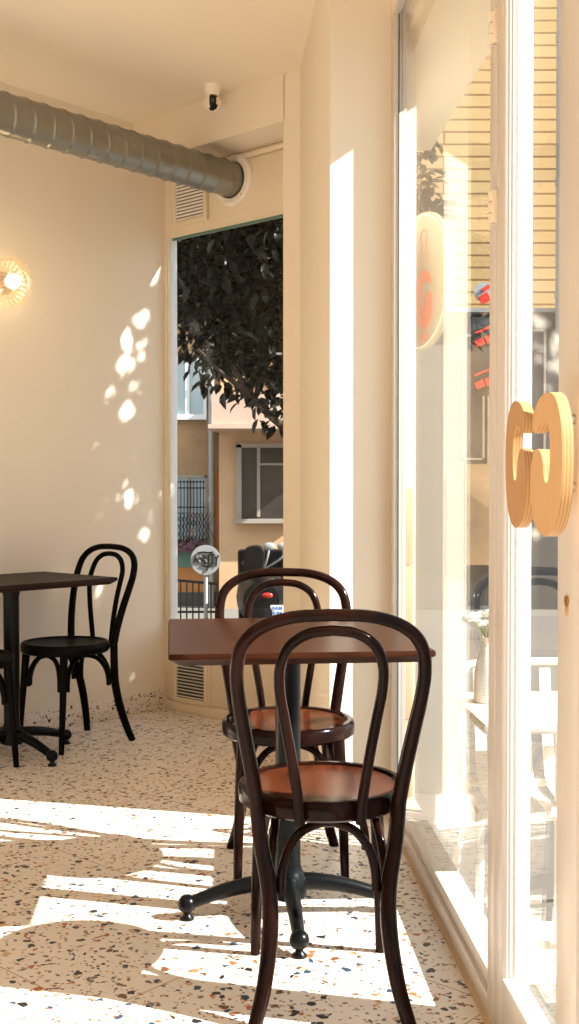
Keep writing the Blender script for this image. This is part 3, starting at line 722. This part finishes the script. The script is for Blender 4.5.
obj('flower_box', bm, M['plum'], w)
# railing in front of it
t = thing('railing', 'black metal railing in front of the tan building', 'railing', (0, 11.2, G0), 0)
K2 = 11.2/1130
bm = bmesh.new(); x0, x1 = (150-289.5)*K2, (217-289.5)*K2; zt = 1.15-(578-490)*K2-G0
cyl(bm, (x0, 0, zt), (x1, 0, zt-.06), .014, 8); cyl(bm, (x0, 0, .12), (x1, 0, .12), .012, 8); obj('rail', bm, M['blackp'], t)
for k in range(12):
    x = x0+(x1-x0)*k/11; bm = bmesh.new(); cyl(bm, (x, 0, 0), (x, 0, zt-.06*k/11), .008, 8); obj('bar', bm, M['blackp'], t)
# round grey plate with graffiti
K3 = 8.6/1130
t = thing('road_sign', 'round grey sign plate scrawled with dark graffiti', 'sign', ((205.5-289.5)*K3, 8.6, G0), 0)
zc = 1.15-(560-490)*K3-G0; rs = 15*K3
bm = bmesh.new(); lathe(bm, [(0, -.006), (rs-.003, -.006), (rs, -.004), (rs, .004), (0, .004)], 40, Matrix.Translation((0, 0, zc)) @ Matrix.Rotation(R(90), 4, 'X')); obj('plate', bm, M['grey'], t)
bm = bmesh.new(); cyl(bm, (0, .02, 0), (0, .02, zc+.05), .016, 10); obj('post', bm, M['grey'], t)
bm = bmesh.new(); s = rs/15
for st in ([(-12,-3),(-10,5),(-8,-3)], [(-11,0),(-8.6,0)], [(-6.5,0),(-5,4),(-3,1),(-4.5,-3),(-6.5,0)], [(-1.5,-4),(-1.5,5),(1,3),(-1,1),(1.4,-2),(-1.5,-4)], [(5,5),(2.6,4.5),(2.8,.5),(4.6,.6),(2.8,.4),(2.6,-4),(5,-4)], [(4.5,6),(9.5,5.4)], [(7,6),(6.8,-5)], [(9,4),(11,0),(13,5)], [(11,0),(10.6,-6)], [(-8,7),(-2,8),(3,7.4),(8,8)], [(-4,-5),(0,-6.5),(6,-6)], [(2,-6),(1.4,-11)]):
    tube(bm, [(x*s, .009 if False else -.0085, zc+y*s) for x, y in st], .0055, 6)
obj('graffiti', bm, M['blackp'], t)
# parked scooter
K4 = 8.2/1130
def XS(px): return (px-262)*K4
def ZS(py): return 1.15-(py-490)*K4-G0
t = thing('scooter', 'dark parked scooter with a black top box beyond the tall window', 'scooter', ((262-289.5)*K4, 8.2, G0), 0)
bm = bmesh.new(); flat_poly(bm, [(XS(245), ZS(574)), (XS(243.5), ZS(556)), (XS(245), ZS(549)), (XS(249), ZS(546)), (XS(258), ZS(545.5)), (XS(263), ZS(548)), (XS(264.5), ZS(553)), (XS(263), ZS(574))], -.12, .12)
bmesh.ops.bevel(bm, geom=bm.edges[:], offset=.008, segments=2, affect='EDGES'); obj('top_box', bm, M['blackp'], t)
bm = bmesh.new()
prof = [(0, -.28), (.10, -.27), (.14, -.15), (.15, .1), (.13, .5), (.08, .75), (0, .8)]
m = bmesh.new(); lathe(m, prof, 20, Matrix.Rotation(R(-90), 4, 'X')); merge(bm, m, Matrix.Translation((XS(262), 0, ZS(597))) @ Matrix.Diagonal((1.28, 1, 1.3, 1))); obj('body', bm, M['blackp'], t)
bm = bmesh.new(); m = bmesh.new(); box(m, -.21, .21, -.03, .03, 0, .62, .025); merge(bm, m, Matrix.Translation((XS(262), .86, .26)) @ Matrix.Rotation(R(14), 4, 'X')); box(bm, XS(262)-.15, XS(262)+.15, .45, .88, .24, .29, .02); obj('leg_shield', bm, M['blackp'], t)
bm = bmesh.new(); tube(bm, catmull([(XS(262)-.17, .66, ZS(569)), (XS(262)-.1, .70, ZS(567)), (XS(262), .72, ZS(571)), (XS(262)+.15, .70, ZS(567)), (XS(262)+.3, .62, ZS(570))], 5), .015, 8); obj('handlebar', bm, M['blackp'], t)
bm = bmesh.new(); box(bm, XS(262)-.09, XS(262)+.09, -.33, -.05, .28, .52, .04); obj('mudguard', bm, M['blackp'], t)
bm = bmesh.new(); box(bm, XS(253), XS(275), -.2, .45, ZS(585), ZS(576), .02); obj('saddle', bm, M['darkshop'], t)
bm = bmesh.new(); m = bmesh.new(); bmesh.ops.create_uvsphere(m, u_segments=16, v_segments=10, radius=.03); merge(bm, m, Matrix.Translation((XS(268), -.285, ZS(592))) @ Matrix.Diagonal((1.3, .5, .7, 1))); obj('tail_light', bm, M['tail'], t)
bm = bmesh.new(); box(bm, XS(271), XS(284), -.315, -.307, ZS(611), ZS(601), .003); lp = obj('license_plate', bm, M['white'], t)
bm = bmesh.new()
for x in (274, 277, 280, 282): box(bm, XS(x-.8), XS(x+.8), -.318, -.314, ZS(605), ZS(602.3))
for x in (274.5, 278.5, 281.5): box(bm, XS(x-.8), XS(x+.8), -.318, -.314, ZS(610), ZS(606.8))
obj('characters', bm, M['blue'], lp)
for s, px in ((-1, 268), (1, 283)):
    bm = bmesh.new(); tube(bm, catmull([(XS(262), .55, ZS(575)), (XS(px-2), .5, ZS(562)), (XS(px), .5, ZS(552))], 4), .008, 6)
    m = bmesh.new(); bmesh.ops.create_uvsphere(m, u_segments=14, v_segments=8, radius=.035); merge(bm, m, Matrix.Translation((XS(px), .5, ZS(550))) @ Matrix.Diagonal((1.4, .4, .9, 1))); obj('mirror', bm, M['grey'], t)
for y in (0, .95):
    bm = bmesh.new(); tube(bm, [(0, y+.21*math.cos(2*PI*k/28), .26+.21*math.sin(2*PI*k/28)) for k in range(28)], .05, 10, closed=True); wh = obj('wheel', bm, M['blackp'], t)
    bm = bmesh.new(); cyl(bm, (-.05, y, .26), (.05, y, .26), .13, 20); obj('hub', bm, M['grey'], wh)

# clad building further right, seen through the storefront glass
YC = 12.5; KC = YC/1130
b2 = thing('clad_building', 'tan clad building with a dark shopfront beyond the storefront glass', 'building', (0, YC, G0), 0)
XC = lambda px: (px-289.5)*KC
ZC = lambda py: 1.15+(490-py)*KC
part('cladding', M['siding'], b2, [(XC(372), 7.5, 0, 3, ZC(312), 9)])
part('wall', M['pave_wall'], b2, [(XC(372), XC(464), .02, 3, G0, ZC(312))])
part('shopfront', M['darkshop'], b2, [(XC(464), 7.5, .05, 3, G0, ZC(312))])
part('sill', M['grey'], b2, [(XC(372), 7.5, -.1, .1, ZC(314), ZC(310))])
for a, b, y0, y1 in ((462, 484, 335, 460), (487, 520, 335, 520), (524, 545, 330, 520)):
    w = part('window', M['winframe'], b2, [(XC(a), XC(a+2), -.02, .06, ZC(y1), ZC(y0)), (XC(b-2), XC(b), -.02, .06, ZC(y1), ZC(y0)), (XC(a), XC(b), -.02, .06, ZC(y0+2), ZC(y0)), (XC(a), XC(b), -.02, .06, ZC(y1), ZC(y1-2))])
    part('pane', M['darkglass'], w, [(XC(a+2), XC(b-2), .02, .045, ZC(y1-2), ZC(y0+2))])
part('wall_panel', M['facade'], b2, [(XC(466), XC(500), -.04, .05, ZC(565), ZC(464))])
bm = bmesh.new(); cyl(bm, (XC(555), -.12, ZC(345)-G0), (XC(555), -.12, 9), .035, 12)
for y in (50, 190, 300): cyl(bm, (XC(555), -.12, ZC(y)-G0), (XC(555), -.12, ZC(y)-G0+.07), .046, 12)
obj('drainpipe', bm, M['grey'], b2)
# hanging shop sign with red marks
KS = 10.0/1130
t = thing('shop_sign', 'hanging shop sign with red lettering seen through the glass', 'sign', ((483-289.5)*KS, 10.0, G0), 0)
xs = lambda px: (px-483)*KS
zs = lambda py: 1.15+(490-py)*KS-G0
bm = bmesh.new(); cyl(bm, (xs(494), .03, 0), (xs(494), .03, zs(270)), .02, 10); obj('post', bm, M['blackp'], t)
bm = bmesh.new(); box(bm, xs(471), xs(496), 0, .02, zs(396), zs(318), .004); obj('board', bm, M['darkshop'], t)
bm = bmesh.new(); lathe(bm, [(0, -.01), (9.5*KS, -.01), (9.5*KS, .01), (0, .01)], 32, Matrix.Translation((xs(483), 0, zs(293))) @ Matrix.Rotation(R(90), 4, 'X')); obj('disc', bm, M['paleglass'], t)
bm = bmesh.new()
def bar(p, q, w):
    p = Vector(p); q = Vector(q); d = (q-p).normalized(); nn = Vector((-d.y, d.x))*w/2
    flat_poly(bm, [(xs(c.x), zs(c.y)) for c in (p-nn, q-nn, q+nn, p+nn)], -.03, -.011)
for y in (334, 376):
    for a in (((474, y), (494, y-8.5), 2.0), ((475, y+11), (483, y+7), 7), ((485, y+7), (493, y+4), 8)):
        bm = bmesh.new(); bar(*a); obj('lettering', bm, M['red'], t)
for a in (((479, 302), (488, 297), 9), ((481, 292), (488, 287), 4)):
    bm = bmesh.new(); bar(*a); obj('lettering', bm, M['red'], t)

# ------------------------------------------------------------------ light, camera, view
sd = bpy.data.lights.new('sun', 'SUN'); sd.energy = 15.0; sd.angle = R(.53); sd.color = (1, .965, .92)
so = bpy.data.objects.new('sun', sd); C.objects.link(so); so.rotation_euler = (-SUN).to_track_quat('Z', 'Y').to_euler()
wd = bpy.data.worlds.new('world'); bpy.context.scene.world = wd; wd.use_nodes = True
bg = wd.node_tree.nodes['Background']; bg.inputs['Color'].default_value = (.86, .93, 1, 1); bg.inputs['Strength'].default_value = 1.5
cd = bpy.data.cameras.new('camera'); cd.sensor_fit = 'VERTICAL'; cd.sensor_height = 36; cd.lens = 1130/1024*36; cd.clip_start = .05; cd.clip_end = 200
co = bpy.data.objects.new('camera', cd); C.objects.link(co); co.location = (0, 0, 1.15); co.rotation_euler = (R(90)-math.atan(22/1130), 0, 0)
S = bpy.context.scene; S.camera = co
vs = S.view_settings; vs.view_transform = 'Standard'; vs.look = 'None'; vs.exposure = 0.3; vs.gamma = 1.0; vs.use_curve_mapping = False
cy = S.cycles; cy.max_bounces = 14; cy.diffuse_bounces = 7; cy.glossy_bounces = 6; cy.transmission_bounces = 8; cy.transparent_max_bounces = 24
cy.use_denoising = True; cy.sample_clamp_indirect = 8.0; cy.caustics_reflective = False; cy.caustics_refractive = False
